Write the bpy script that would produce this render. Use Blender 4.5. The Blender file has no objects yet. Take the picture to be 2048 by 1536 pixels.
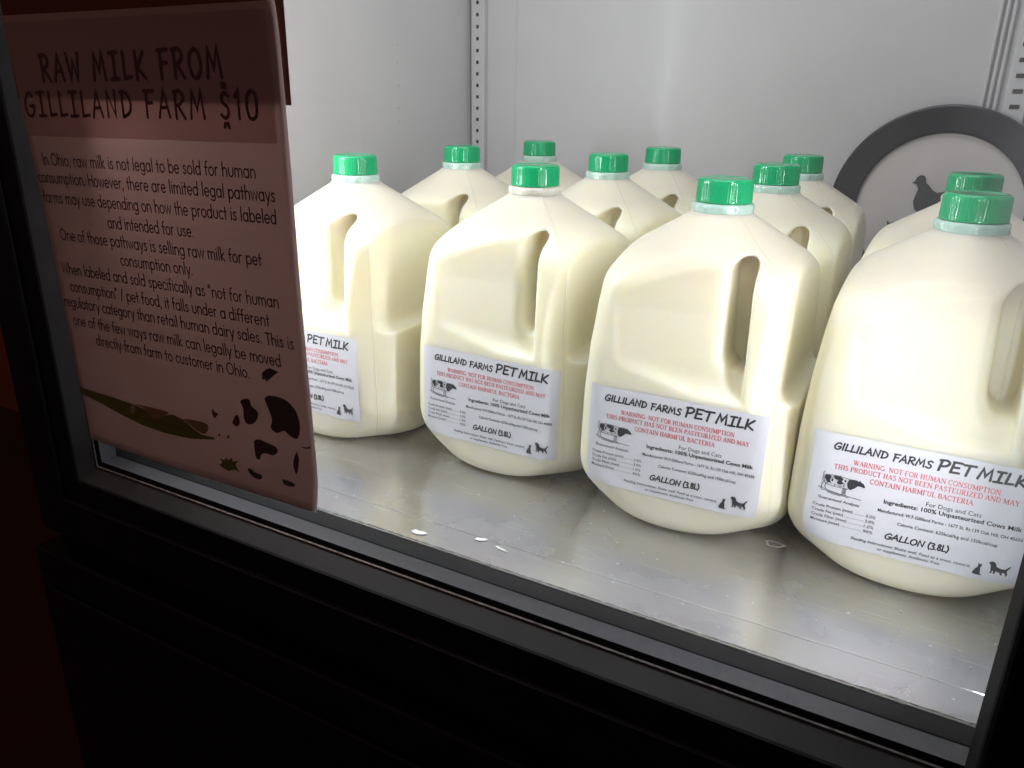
import bpy, bmesh, math, random
import numpy as np
from mathutils import Vector, Matrix
from mathutils.geometry import tessellate_polygon

random.seed(7)
rng = np.random.default_rng(7)
scene = bpy.context.scene
COL = scene.collection
MM = 0.001

# ------------------------------------------------------------------ camera
CAM_H = 0.3003                                   # lens height above the cooler floor
Rm = np.array([[0.8738088407543972, 0.18061482758981637, -0.4514824402722188],
               [0.4860256668175227, -0.2949913763355987, 0.8226537176006754],
               [0.015400032923310861, -0.9382741454086487, -0.3455495146048259]])
cd = bpy.data.cameras.new("camera")
cd.sensor_width = 36.0
cd.lens = 1576.28 / 2048 * 36.0
cd.clip_start = 0.01
cd.clip_end = 60
cd.dof.use_dof = False
cam = bpy.data.objects.new("camera", cd)
COL.objects.link(cam)
m4 = Matrix.Identity(4)
for i in range(3):
    m4[i][0] = Rm[i, 0]
    m4[i][1] = -Rm[i, 1]
    m4[i][2] = -Rm[i, 2]
m4[2][3] = CAM_H
cam.matrix_world = m4
scene.camera = cam

# ------------------------------------------------------------------ world, exposure
w = bpy.data.worlds.new("World")
scene.world = w
w.use_nodes = True
bg = w.node_tree.nodes["Background"]
bg.inputs[0].default_value = (1.0, 0.74, 0.74, 1)
bg.inputs[1].default_value = 0.032
scene.view_settings.view_transform = 'Standard'
scene.view_settings.look = 'None'
scene.view_settings.exposure = 0.0
scene.view_settings.gamma = 1.0
scene.view_settings.use_curve_mapping = False
scene.render.engine = 'CYCLES'
scene.cycles.use_denoising = True
scene.cycles.max_bounces = 14
scene.cycles.diffuse_bounces = 6
scene.cycles.glossy_bounces = 5
scene.cycles.transmission_bounces = 8
scene.cycles.transparent_max_bounces = 16
scene.cycles.sample_clamp_indirect = 6.0


def area_lamp(name, loc, target, sx, sy, power, color):
    ld = bpy.data.lights.new(name, 'AREA')
    ld.shape = 'RECTANGLE'
    ld.size = sx
    ld.size_y = sy
    ld.energy = power
    ld.color = color
    o = bpy.data.objects.new(name, ld)
    COL.objects.link(o)
    o.location = loc
    d = Vector(target) - Vector(loc)
    o.rotation_euler = d.to_track_quat('-Z', 'Y').to_euler()
    return o


COOL = (0.93, 0.97, 1.0)
STRIP_L = (-0.572, 0.412)
STRIP_R = (0.069, 0.404)
# the cooler's own upright light strips, one on each jamb just inside the door (their housings are built below)
area_lamp("strip_lamp", (STRIP_L[0] + 0.012, STRIP_L[1] + 0.006, 0.300), (-0.20, 0.58, 0.26), 0.010, 0.50, 2.4, COOL)
sr = area_lamp("strip_lamp", (STRIP_R[0] - 0.012, STRIP_R[1] + 0.004, 0.310), (-0.50, 0.43, 0.27), 0.010, 0.50, 1.4, (0.99, 0.97, 1.0))
sr.data.spread = math.radians(150)
# overhead fill lamp, added to brighten the jug sides and gaps
area_lamp("fill_lamp", (-0.22, 0.62, 0.995), (-0.22, 0.62, 0.0), 0.70, 0.34, 2.7, (0.97, 0.98, 1.0))
# dim warm lamp of the shop, high on the left
area_lamp("room_lamp", (-1.5, -0.9, 1.5), (-0.5, 0.38, 0.2), 0.5, 0.5, 1.15, (1.0, 0.36, 0.18))


# ------------------------------------------------------------------ materials
def mat(name):
    m = bpy.data.materials.new(name)
    m.use_nodes = True
    return m, m.node_tree.nodes, m.node_tree.links, m.node_tree.nodes["Principled BSDF"]


def simple(name, col, rough=0.5, metal=0.0, spec=0.5, noise=None, bump=None, coat=0.0):
    m, n, l, b = mat(name)
    b.inputs['Base Color'].default_value = (*col, 1)
    b.inputs['Roughness'].default_value = rough
    b.inputs['Metallic'].default_value = metal
    b.inputs['Specular IOR Level'].default_value = spec
    b.inputs['Coat Weight'].default_value = coat
    b.inputs['Coat Roughness'].default_value = 0.12
    tc = n.new('ShaderNodeTexCoord')
    if noise:
        sc, amt = noise
        t = n.new('ShaderNodeTexNoise')
        t.inputs['Scale'].default_value = sc
        t.inputs['Detail'].default_value = 5
        l.new(tc.outputs['Object'], t.inputs['Vector'])
        r = n.new('ShaderNodeMapRange')
        r.inputs[1].default_value = 0.3
        r.inputs[2].default_value = 0.7
        r.inputs[3].default_value = 1 - amt
        r.inputs[4].default_value = 1 + amt
        l.new(t.outputs['Fac'], r.inputs[0])
        mx = n.new('ShaderNodeMix')
        mx.data_type = 'RGBA'
        mx.blend_type = 'MULTIPLY'
        mx.inputs[0].default_value = 1
        mx.inputs[6].default_value = (*col, 1)
        l.new(r.outputs[0], mx.inputs[7])
        l.new(mx.outputs[2], b.inputs['Base Color'])
        r2 = n.new('ShaderNodeMapRange')
        r2.inputs[3].default_value = max(0.02, rough * 0.8)
        r2.inputs[4].default_value = min(1, rough * 1.25)
        l.new(t.outputs['Fac'], r2.inputs[0])
        l.new(r2.outputs[0], b.inputs['Roughness'])
    if bump:
        sc, st, dist = bump
        t = n.new('ShaderNodeTexNoise')
        t.inputs['Scale'].default_value = sc
        t.inputs['Detail'].default_value = 3
        l.new(tc.outputs['Object'], t.inputs['Vector'])
        bp = n.new('ShaderNodeBump')
        bp.inputs['Strength'].default_value = st
        bp.inputs['Distance'].default_value = dist
        l.new(t.outputs['Fac'], bp.inputs['Height'])
        l.new(bp.outputs[0], b.inputs['Normal'])
    return m


def milk_material():
    m, n, l, b = mat("milk_filled_plastic")
    b.inputs['Base Color'].default_value = (0.88, 0.845, 0.67, 1)
    b.inputs['Roughness'].default_value = 0.36
    b.inputs['Specular IOR Level'].default_value = 0.5
    b.inputs['Subsurface Weight'].default_value = 0.8
    b.inputs['Subsurface Radius'].default_value = (1.0, 0.85, 0.5)
    b.inputs['Subsurface Scale'].default_value = 0.017
    tc = n.new('ShaderNodeTexCoord')
    # empty head space above the milk: thinner, greyer plastic
    sp = n.new('ShaderNodeSeparateXYZ')
    l.new(tc.outputs['Object'], sp.inputs[0])
    hr = n.new('ShaderNodeMapRange')
    hr.interpolation_type = 'SMOOTHSTEP'
    hr.inputs[1].default_value = 0.180
    hr.inputs[2].default_value = 0.206
    oi = n.new('ShaderNodeObjectInfo')
    ja = n.new('ShaderNodeMath')
    ja.operation = 'MULTIPLY_ADD'
    ja.inputs[1].default_value = 0.016
    ja.inputs[2].default_value = -0.008
    l.new(oi.outputs['Random'], ja.inputs[0])
    jz = n.new('ShaderNodeMath')
    jz.operation = 'ADD'
    l.new(sp.outputs['Z'], jz.inputs[0])
    l.new(ja.outputs[0], jz.inputs[1])
    l.new(jz.outputs[0], hr.inputs[0])
    # mould parting line over the handle and shoulders
    sa = n.new('ShaderNodeMath')
    sa.operation = 'ADD'
    l.new(sp.outputs['X'], sa.inputs[0])
    l.new(sp.outputs['Y'], sa.inputs[1])
    sb = n.new('ShaderNodeMath')
    sb.operation = 'ABSOLUTE'
    l.new(sa.outputs[0], sb.inputs[0])
    sm = n.new('ShaderNodeMapRange')
    sm.interpolation_type = 'SMOOTHSTEP'
    sm.inputs[1].default_value = 0.0
    sm.inputs[2].default_value = 0.0012
    sm.inputs[3].default_value = 1.0
    sm.inputs[4].default_value = 0.0
    l.new(sb.outputs[0], sm.inputs[0])
    hm = n.new('ShaderNodeMix')
    hm.data_type = 'RGBA'
    hm.inputs[6].default_value = (0.88, 0.845, 0.67, 1)
    hm.inputs[7].default_value = (0.70, 0.645, 0.535, 1)
    l.new(hr.outputs[0], hm.inputs[0])
    l.new(hm.outputs[2], b.inputs['Base Color'])
    t = n.new('ShaderNodeTexNoise')
    t.inputs['Scale'].default_value = 900
    t.inputs['Detail'].default_value = 2
    l.new(tc.outputs['Object'], t.inputs['Vector'])
    t2 = n.new('ShaderNodeTexNoise')
    t2.inputs['Scale'].default_value = 28
    t2.inputs['Detail'].default_value = 2
    l.new(tc.outputs['Object'], t2.inputs['Vector'])
    bp = n.new('ShaderNodeBump')
    bp.inputs['Strength'].default_value = 0.10
    bp.inputs['Distance'].default_value = 0.0006
    l.new(t.outputs['Fac'], bp.inputs['Height'])
    bp2 = n.new('ShaderNodeBump')
    bp2.inputs['Strength'].default_value = 0.25
    bp2.inputs['Distance'].default_value = 0.0016
    l.new(t2.outputs['Fac'], bp2.inputs['Height'])
    l.new(bp.outputs[0], bp2.inputs['Normal'])
    bp3 = n.new('ShaderNodeBump')
    bp3.inputs['Strength'].default_value = 0.7
    bp3.inputs['Distance'].default_value = 0.0006
    l.new(sm.outputs[0], bp3.inputs['Height'])
    l.new(bp2.outputs[0], bp3.inputs['Normal'])
    l.new(bp3.outputs[0], b.inputs['Normal'])
    return m


def steel_material():
    m, n, l, b = mat("stainless_floor_steel")
    b.inputs['Metallic'].default_value = 0.85
    tc = n.new('ShaderNodeTexCoord')

    def noise(scale, detail, vec=None, sx=(1, 1, 1)):
        mp = n.new('ShaderNodeMapping')
        mp.inputs['Scale'].default_value = sx
        l.new(tc.outputs['Object'], mp.inputs['Vector'])
        t = n.new('ShaderNodeTexNoise')
        t.inputs['Scale'].default_value = scale
        t.inputs['Detail'].default_value = detail
        l.new(mp.outputs[0], t.inputs['Vector'])
        return t

    big = noise(9, 6)
    streak = noise(60, 3, sx=(1, 0.04, 1))
    fine = noise(300, 4)
    cr = n.new('ShaderNodeMapRange')
    cr.inputs[1].default_value = 0.3
    cr.inputs[2].default_value = 0.7
    cr.inputs[3].default_value = 0.46
    cr.inputs[4].default_value = 0.64
    l.new(big.outputs['Fac'], cr.inputs[0])
    cc = n.new('ShaderNodeCombineColor')
    l.new(cr.outputs[0], cc.inputs[0])
    l.new(cr.outputs[0], cc.inputs[1])
    mu = n.new('ShaderNodeMath')
    mu.operation = 'MULTIPLY'
    mu.inputs[1].default_value = 1.01
    l.new(cr.outputs[0], mu.inputs[0])
    l.new(mu.outputs[0], cc.inputs[2])
    # dried white specks
    vo = n.new('ShaderNodeTexVoronoi')
    vo.inputs['Scale'].default_value = 75
    l.new(tc.outputs['Object'], vo.inputs['Vector'])
    lt = n.new('ShaderNodeMath')
    lt.operation = 'LESS_THAN'
    lt.inputs[1].default_value = 0.07
    l.new(vo.outputs['Distance'], lt.inputs[0])
    spk = noise(14, 2)
    gt = n.new('ShaderNodeMath')
    gt.operation = 'GREATER_THAN'
    gt.inputs[1].default_value = 0.49
    l.new(spk.outputs['Fac'], gt.inputs[0])
    an = n.new('ShaderNodeMath')
    an.operation = 'MULTIPLY'
    l.new(lt.outputs[0], an.inputs[0])
    l.new(gt.outputs[0], an.inputs[1])
    # fine scratches
    def scratch(ang, sc, thr):
        mp = n.new('ShaderNodeMapping')
        mp.inputs['Rotation'].default_value = (0, 0, ang)
        mp.inputs['Scale'].default_value = (sc * 0.05, sc, 1)
        l.new(tc.outputs['Object'], mp.inputs['Vector'])
        t = n.new('ShaderNodeTexNoise')
        t.inputs['Scale'].default_value = 1.0
        t.inputs['Detail'].default_value = 1.5
        l.new(mp.outputs[0], t.inputs['Vector'])
        r_ = n.new('ShaderNodeMapRange')
        r_.inputs[1].default_value = thr
        r_.inputs[2].default_value = thr + 0.05
        r_.inputs[3].default_value = 0.0
        r_.inputs[4].default_value = 0.22
        l.new(t.outputs['Fac'], r_.inputs[0])
        return r_

    s1, s2 = scratch(0.5, 420, .66), scratch(-0.9, 300, .67)
    scr = n.new('ShaderNodeMath')
    scr.operation = 'MAXIMUM'
    l.new(s1.outputs[0], scr.inputs[0])
    l.new(s2.outputs[0], scr.inputs[1])
    mxf = n.new('ShaderNodeMath')
    mxf.operation = 'MAXIMUM'
    l.new(an.outputs[0], mxf.inputs[0])
    l.new(scr.outputs[0], mxf.inputs[1])
    mix = n.new('ShaderNodeMix')
    mix.data_type = 'RGBA'
    l.new(mxf.outputs[0], mix.inputs[0])
    l.new(cc.outputs[0], mix.inputs[6])
    mix.inputs[7].default_value = (0.85, 0.86, 0.87, 1)
    l.new(mix.outputs[2], b.inputs['Base Color'])
    rr = n.new('ShaderNodeMapRange')
    rr.inputs[1].default_value = 0.3
    rr.inputs[2].default_value = 0.7
    rr.inputs[3].default_value = 0.16
    rr.inputs[4].default_value = 0.38
    l.new(big.outputs['Fac'], rr.inputs[0])
    l.new(rr.outputs[0], b.inputs['Roughness'])
    ad = n.new('ShaderNodeMath')
    ad.operation = 'ADD'
    l.new(streak.outputs['Fac'], ad.inputs[0])
    l.new(fine.outputs['Fac'], ad.inputs[1])
    bp = n.new('ShaderNodeBump')
    bp.inputs['Strength'].default_value = 0.12
    bp.inputs['Distance'].default_value = 0.0006
    l.new(ad.outputs[0], bp.inputs['Height'])
    l.new(bp.outputs[0], b.inputs['Normal'])
    return m


def glass_material():
    m, n, l, b = mat("door_glass")
    n.remove(b)
    out = n["Material Output"]
    tr = n.new('ShaderNodeBsdfTransparent')
    tr.inputs[0].default_value = (0.965, 0.975, 0.97, 1)
    gl = n.new('ShaderNodeBsdfGlossy')
    gl.inputs['Roughness'].default_value = 0.02
    fr = n.new('ShaderNodeFresnel')
    fr.inputs[0].default_value = 1.45
    mx = n.new('ShaderNodeMixShader')
    l.new(fr.outputs[0], mx.inputs[0])
    l.new(tr.outputs[0], mx.inputs[1])
    l.new(gl.outputs[0], mx.inputs[2])
    # faint film of dust and wiping marks
    df = n.new('ShaderNodeBsdfTranslucent')
    df.inputs[0].default_value = (0.9, 0.9, 0.92, 1)
    tc = n.new('ShaderNodeTexCoord')
    t = n.new('ShaderNodeTexNoise')
    t.inputs['Scale'].default_value = 7
    t.inputs['Detail'].default_value = 6
    l.new(tc.outputs['Object'], t.inputs['Vector'])
    r = n.new('ShaderNodeMapRange')
    r.inputs[1].default_value = 0.35
    r.inputs[2].default_value = 0.75
    r.inputs[3].default_value = 0.010
    r.inputs[4].default_value = 0.045
    l.new(t.outputs['Fac'], r.inputs[0])
    vo = n.new('ShaderNodeTexVoronoi')
    vo.inputs['Scale'].default_value = 90
    l.new(tc.outputs['Object'], vo.inputs['Vector'])
    lt = n.new('ShaderNodeMath')
    lt.operation = 'LESS_THAN'
    lt.inputs[1].default_value = 0.03
    l.new(vo.outputs['Distance'], lt.inputs[0])
    sc = n.new('ShaderNodeMath')
    sc.operation = 'MULTIPLY_ADD'
    sc.inputs[1].default_value = 0.10
    l.new(lt.outputs[0], sc.inputs[0])
    l.new(r.outputs[0], sc.inputs[2])
    mx2 = n.new('ShaderNodeMixShader')
    l.new(sc.outputs[0], mx2.inputs[0])
    l.new(mx.outputs[0], mx2.inputs[1])
    l.new(df.outputs[0], mx2.inputs[2])
    l.new(mx2.outputs[0], out.inputs[0])
    return m


def paper_material(name, col, trans=0.3):
    m, n, l, b = mat(name)
    out = n["Material Output"]
    b.inputs['Base Color'].default_value = (*col, 1)
    b.inputs['Roughness'].default_value = 0.6
    b.inputs['Specular IOR Level'].default_value = 0.25
    tl = n.new('ShaderNodeBsdfTranslucent')
    tl.inputs[0].default_value = (*col, 1)
    mx = n.new('ShaderNodeMixShader')
    mx.inputs[0].default_value = trans
    l.new(b.outputs[0], mx.inputs[1])
    l.new(tl.outputs[0], mx.inputs[2])
    l.new(mx.outputs[0], out.inputs[0])
    tc = n.new('ShaderNodeTexCoord')
    t = n.new('ShaderNodeTexNoise')
    t.inputs['Scale'].default_value = 12
    t.inputs['Detail'].default_value = 4
    l.new(tc.outputs['Object'], t.inputs['Vector'])
    bp = n.new('ShaderNodeBump')
    bp.inputs['Strength'].default_value = 0.25
    bp.inputs['Distance'].default_value = 0.004
    l.new(t.outputs['Fac'], bp.inputs['Height'])
    l.new(bp.outputs[0], b.inputs['Normal'])
    return m


def emit(name, col, s):
    m, n, l, b = mat(name)
    b.inputs['Base Color'].default_value = (0.8, 0.8, 0.8, 1)
    b.inputs['Emission Color'].default_value = (*col, 1)
    b.inputs['Emission Strength'].default_value = s
    return m


def cap_material():
    m, n, l, b = mat("green_cap_plastic")
    b.inputs['Base Color'].default_value = (0.0, 0.33, 0.125, 1)
    b.inputs['Roughness'].default_value = 0.12
    b.inputs['Subsurface Weight'].default_value = 0.15
    b.inputs['Subsurface Radius'].default_value = (0.2, 1.0, 0.5)
    b.inputs['Subsurface Scale'].default_value = 0.003
    return m


M_MILK = milk_material()
M_CAP = cap_material()
M_BAND = simple("mint_tamper_band", (0.42, 0.60, 0.53), 0.22)
M_LABEL = simple("white_label_paper", (0.73, 0.74, 0.80), 0.42, bump=(38, 0.3, 0.0012))
M_INK = simple("black_label_ink", (0.025, 0.027, 0.032), 0.5)
M_GREY = simple("grey_label_ink", (0.05, 0.052, 0.06), 0.5)
M_RED = simple("red_label_ink", (0.66, 0.15, 0.18), 0.5)
M_STEEL = steel_material()
M_WALL = simple("cooler_wall_plastic", (0.54, 0.535, 0.545), 0.42, noise=(6, 0.05), bump=(30, 0.06, 0.001), coat=0.05)
M_RAIL = simple("rail_painted_metal", (0.53, 0.53, 0.54), 0.28)
M_HOLE = simple("rail_slot_dark", (0.02, 0.02, 0.02), 0.6)
M_GLASS = glass_material()
M_BLACK = simple("black_frame_plastic", (0.011, 0.011, 0.014), 0.55, spec=0.3, noise=(40, 0.3))
M_GASKET = simple("black_rubber_gasket", (0.007, 0.007, 0.008), 0.6, spec=0.2, noise=(60, 0.4), bump=(140, 0.3, 0.0008))
M_SPACER = simple("grey_spacer", (0.11, 0.114, 0.13), 0.55, metal=0.2, noise=(160, 0.12))
M_BEZEL = simple("satin_black_bezel", (0.055, 0.055, 0.057), 0.5, noise=(30, 0.12))
M_STILE = simple("matt_black_stile", (0.008, 0.008, 0.010), 0.75, spec=0.12)
M_EDGE = simple("worn_bright_edge", (0.45, 0.47, 0.47), 0.35, metal=0.5, noise=(200, .5))
M_SIGN = paper_material("pink_sign_paper", (0.74, 0.585, 0.56), 0.30)
M_SIGNTINT = paper_material("mauve_header_tint", (0.86, 0.71, 0.70), 0.55)
M_SIGNINK = simple("dark_sign_ink", (0.15, 0.065, 0.072), 0.6)
M_PATCH = simple("charcoal_patch_ink", (0.12, 0.075, 0.085), 0.6)
M_GREEN = simple("olive_hill_ink", (0.24, 0.23, 0.05), 0.6)
M_TAN = simple("tan_hill_ink", (0.42, 0.28, 0.14), 0.6)
M_DRED = simple("dark_red_ink", (0.20, 0.03, 0.04), 0.6)
M_POSTER = paper_material("dark_red_poster_paper", (0.22, 0.075, 0.05), 0.1)
M_RING = simple("black_ring_plastic", (0.012, 0.0125, 0.016), 0.38)
M_DISC = simple("off_white_disc", (0.58, 0.545, 0.54), 0.45, noise=(8, 0.05))
M_HEN = simple("charcoal_silhouette", (0.030, 0.036, 0.036), 0.5)
M_LED = emit("lit_diode", (0.93, 0.97, 1.0), 150.0)
M_STRIP = simple("strip_housing", (0.75, 0.75, 0.75), 0.3)
M_ROOM = simple("dark_red_room_paint", (0.58, 0.13, 0.05), 0.8, noise=(3, 0.25))
M_FLOORR = simple("dark_red_floor", (0.10, 0.03, 0.02), 0.6, noise=(5, 0.2))
M_SCRAP = simple("torn_white_paper", (0.82, 0.82, 0.82), 0.7)
M_STAIN = simple("dried_milk_mark", (0.48, 0.48, 0.47), 0.45)


# ------------------------------------------------------------------ object helpers
def mesh_obj(name, verts, faces, material, parent=None, smooth=False, mats=None, fmat=None):
    me = bpy.data.meshes.new(name)
    me.from_pydata([tuple(map(float, v)) for v in verts], [], [tuple(int(i) for i in f) for f in faces])
    for mm in (mats or [material]):
        me.materials.append(mm)
    if fmat is not None:
        me.polygons.foreach_set('material_index', list(fmat))
    if smooth:
        me.polygons.foreach_set('use_smooth', [True] * len(me.polygons))
    me.update()
    o = bpy.data.objects.new(name, me)
    COL.objects.link(o)
    if parent:
        o.parent = parent
    return o


def bm_obj(name, bm, material, parent=None, smooth=False):
    me = bpy.data.meshes.new(name)
    bm.to_mesh(me)
    bm.free()
    me.materials.append(material)
    if smooth:
        me.polygons.foreach_set('use_smooth', [True] * len(me.polygons))
    o = bpy.data.objects.new(name, me)
    COL.objects.link(o)
    if parent:
        o.parent = parent
    return o


def bm_box(bm, x0, x1, y0, y1, z0, z1, bevel=0.0):
    r = bmesh.ops.create_cube(bm, size=1.0)
    vs = r['verts']
    for v in vs:
        v.co = Vector((x0 + (v.co.x + .5) * (x1 - x0), y0 + (v.co.y + .5) * (y1 - y0), z0 + (v.co.z + .5) * (z1 - z0)))
    if bevel:
        es = list({e for v in vs for e in v.link_edges})
        bmesh.ops.bevel(bm, geom=es, offset=bevel, segments=3, affect='EDGES', profile=0.5)


def box(name, dims, material, parent=None, bevel=0.0):
    bm = bmesh.new()
    bm_box(bm, *dims, bevel=bevel)
    return bm_obj(name, bm, material, parent)


def empty(name, label, cat, loc=(0, 0, 0), group=None):
    o = bpy.data.objects.new(name, None)
    COL.objects.link(o)
    o.location = loc
    o.empty_display_size = 0.02
    o['label'] = label
    o['category'] = cat
    if group:
        o['group'] = group
    return o


def tag(o, label, cat, group=None):
    o['label'] = label
    o['category'] = cat
    if group:
        o['group'] = group
    return o


# ------------------------------------------------------------------ stroke lettering
def arc(cx, cy, rx, ry, a0, a1, n=10):
    return [(cx + rx * math.cos(math.radians(a0 + (a1 - a0) * i / n)), cy + ry * math.sin(math.radians(a0 + (a1 - a0) * i / n))) for i in range(n + 1)]


def smooth_line(p, sub=4):
    if len(p) < 3:
        return p
    q = [p[0]] + list(p) + [p[-1]]
    out = []
    for i in range(1, len(q) - 2):
        p0, p1, p2, p3 = (np.array(q[i + k], float) for k in (-1, 0, 1, 2))
        for s in range(sub):
            t = s / sub
            out.append(tuple(0.5 * (2 * p1 + (p2 - p0) * t + (2 * p0 - 5 * p1 + 4 * p2 - p3) * t * t + (3 * p1 - p0 - 3 * p2 + p3) * t ** 3)))
    out.append(tuple(q[-2]))
    return out


# hand-lettered marker capitals: glyph -> (advance, [strokes]); a stroke starting with 'c' is a curve
MARK = {
    'G': (.86, [['c', (.74, .82), (.55, .98), (.28, .86), (.07, .52), (.10, .16), (.36, .0), (.66, .12), (.76, .40)], [(.44, .42), (.80, .44)]]),
    'I': (.30, [[(.16, 1.0), (.12, 0.0)]]),
    'i': (.66, [[(.34, 1.0), (.30, 0.02)], [(.06, .98), (.60, 1.0)], [(.02, .02), (.58, .04)]]),
    'L': (.62, [[(.14, 1.0), (.10, .04), (.58, .09)]]),
    'A': (.82, [[(.02, 0), (.42, 1.0), (.74, .02)], [(.18, .36), (.64, .38)]]),
    'N': (.86, [[(.10, 0), (.14, .98), (.66, .04), (.72, 1.0)]]),
    'D': (.82, [[(.14, 1.0), (.12, .02)], ['c', (.02, .97), (.42, .95), (.72, .62), (.62, .22), (.14, .02)]]),
    'F': (.70, [[(.16, 1.0), (.12, 0)], [(.02, .98), (.66, 1.0)], [(.14, .54), (.54, .55)]]),
    'R': (.80, [[(.14, 1.0), (.12, 0)], ['c', (.05, .96), (.46, 1.0), (.66, .76), (.46, .54), (.16, .47)], [(.28, .48), (.70, .0)]]),
    'M': (1.06, [[(.06, 0), (.22, .98), (.50, .30), (.80, 1.0), (.92, 0)]]),
    'S': (.70, [['c', (.62, .88), (.40, 1.0), (.16, .84), (.26, .58), (.50, .44), (.56, .18), (.32, .0), (.04, .12)]]),
    'P': (.74, [[(.16, 1.0), (.14, 0)], ['c', (.03, .96), (.46, 1.02), (.68, .78), (.50, .50), (.18, .42)]]),
    'E': (.72, [[(.14, 1.0), (.12, .02)], [(.10, 1.0), (.64, 1.0)], [(.14, .52), (.54, .54)], [(.10, .02), (.66, .05)]]),
    'T': (.76, [[(.38, 1.0), (.34, 0)], [(.0, .96), (.76, 1.0)]]),
    'K': (.80, [[(.14, 1.0), (.12, 0)], [(.70, .98), (.20, .42), (.74, .02)]]),
    'O': (.86, [['c', (.46, .98), (.16, .82), (.06, .46), (.22, .06), (.52, .02), (.78, .36), (.70, .84), (.44, .98)]]),
    'W': (1.04, [[(.06, 1.0), (.24, .02), (.50, .72), (.74, .02), (.96, 1.0)]]),
    '3': (.62, [['c', (.08, .92), (.36, 1.0), (.52, .78), (.26, .55), (.54, .36), (.42, .04), (.06, .06)]]),
    '8': (.66, [['c', (.34, .54), (.12, .74), (.32, 1.0), (.54, .78), (.32, .54), (.08, .26), (.30, .0), (.56, .22), (.34, .54)]]),
    '.': (.28, [[(.10, .02), (.13, .05)]]),
    '(': (.40, [['c', (.34, 1.08), (.12, .66), (.10, .26), (.30, -.12)]]),
    ')': (.40, [['c', (.06, 1.08), (.28, .70), (.28, .26), (.06, -.12)]]),
    '1': (.42, [[(.04, .76), (.24, .98), (.22, 0)]]),
    '0': (.74, [['c', (.36, .98), (.12, .80), (.06, .44), (.16, .08), (.38, .0), (.60, .14), (.66, .54), (.58, .88), (.36, .98)]]),
    '$': (.70, [['c', (.56, .82), (.36, .94), (.14, .80), (.22, .58), (.46, .44), (.52, .20), (.30, .04), (.06, .16)],
                [(.26, 1.12), (.25, 1.26)], [(.44, 1.12), (.43, 1.26)], [(.24, -.14), (.18, -.28)], [(.40, -.14), (.46, -.30)]]),
    ' ': (.42, []),
}

XH = .64
FUT = {
    'a': (.70, [arc(.32, .32, .27, .32, 0, 360, 18), [(.59, XH), (.59, 0)]]),
    'b': (.70, [[(.09, 1.06), (.09, 0)], arc(.36, .32, .27, .32, 0, 360, 18)]),
    'c': (.56, [arc(.32, .32, .27, .32, 48, 312, 14)]),
    'd': (.70, [arc(.32, .32, .27, .32, 0, 360, 18), [(.59, 1.06), (.59, 0)]]),
    'e': (.66, [[(.07, .33), (.58, .33)], arc(.32, .32, .26, .32, 2, 318, 16)]),
    'f': (.40, [arc(.33, .86, .17, .19, 75, 180, 6) + [(.16, 0)], [(.02, .60), (.36, .60)]]),
    'g': (.70, [arc(.32, .32, .27, .32, 0, 360, 18), [(.59, XH)] + arc(.33, -.06, .26, .24, 0, -150, 9)]),
    'h': (.66, [[(.09, 1.06), (.09, 0)], arc(.33, .38, .23, .26, 165, 0, 8) + [(.56, 0)]]),
    'i': (.22, [[(.10, XH), (.10, 0)], [(.10, .88), (.10, .90)]]),
    'k': (.58, [[(.09, 1.06), (.09, 0)], [(.46, XH), (.12, .30), (.52, 0)]]),
    'l': (.22, [[(.10, 1.06), (.10, 0)]]),
    'm': (1.0, [[(.09, XH), (.09, 0)], arc(.29, .40, .19, .24, 165, 0, 8) + [(.48, 0)], arc(.69, .40, .20, .24, 165, 0, 8) + [(.89, 0)]]),
    'n': (.66, [[(.09, XH), (.09, 0)], arc(.33, .38, .23, .26, 165, 0, 8) + [(.56, 0)]]),
    'o': (.68, [arc(.33, .32, .28, .32, 0, 360, 18)]),
    'p': (.70, [[(.09, XH), (.09, -.34)], arc(.36, .32, .27, .32, 0, 360, 18)]),
    'r': (.44, [[(.09, XH), (.09, 0)], arc(.30, .38, .20, .25, 165, 70, 6)]),
    's': (.50, [['c', (.40, .55), (.26, .64), (.11, .53), (.17, .38), (.34, .28), (.39, .13), (.24, .0), (.05, .10)]]),
    't': (.38, [[(.18, .92), (.18, 0)], [(.02, .60), (.34, .60)]]),
    'u': (.66, [[(.09, XH)] + arc(.33, .26, .24, .26, 180, 360, 10) + [(.57, XH)]]),
    'v': (.56, [[(.03, XH), (.27, 0), (.51, XH)]]),
    'w': (.84, [[(.03, XH), (.22, 0), (.41, XH), (.60, 0), (.79, XH)]]),
    'y': (.56, [[(.03, XH), (.28, .02)], [(.52, XH), (.18, -.34)]]),
    'I': (.26, [[(.12, 1.0), (.12, 0)]]),
    'O': (1.02, [arc(.50, .50, .44, .50, 0, 360, 22)]),
    'H': (.80, [[(.09, 1), (.09, 0)], [(.70, 1), (.70, 0)], [(.09, .54), (.70, .54)]]),
    'W': (1.16, [[(.03, 1), (.30, 0), (.57, 1), (.84, 0), (1.11, 1)]]),
    'T': (.62, [[(.31, 1), (.31, 0)], [(.02, .97), (.60, .97)]]),
    ',': (.24, [[(.12, .04), (.05, -.16)]]),
    '.': (.24, [[(.10, .03), (.12, .05)]]),
    '"': (.36, [[(.09, 1.04), (.05, .78)], [(.26, 1.04), (.22, .78)]]),
    '/': (.50, [[(.40, 1.06), (.06, -.10)]]),
    ' ': (.32, []),
}

# serif capitals: strokes (polyline, weight) with weight 1 = stem, .42 = hairline
h_ = .52


def _sf(x, y, wd=.15):
    return ([(x - wd, y), (x + wd, y)], h_)


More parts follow.
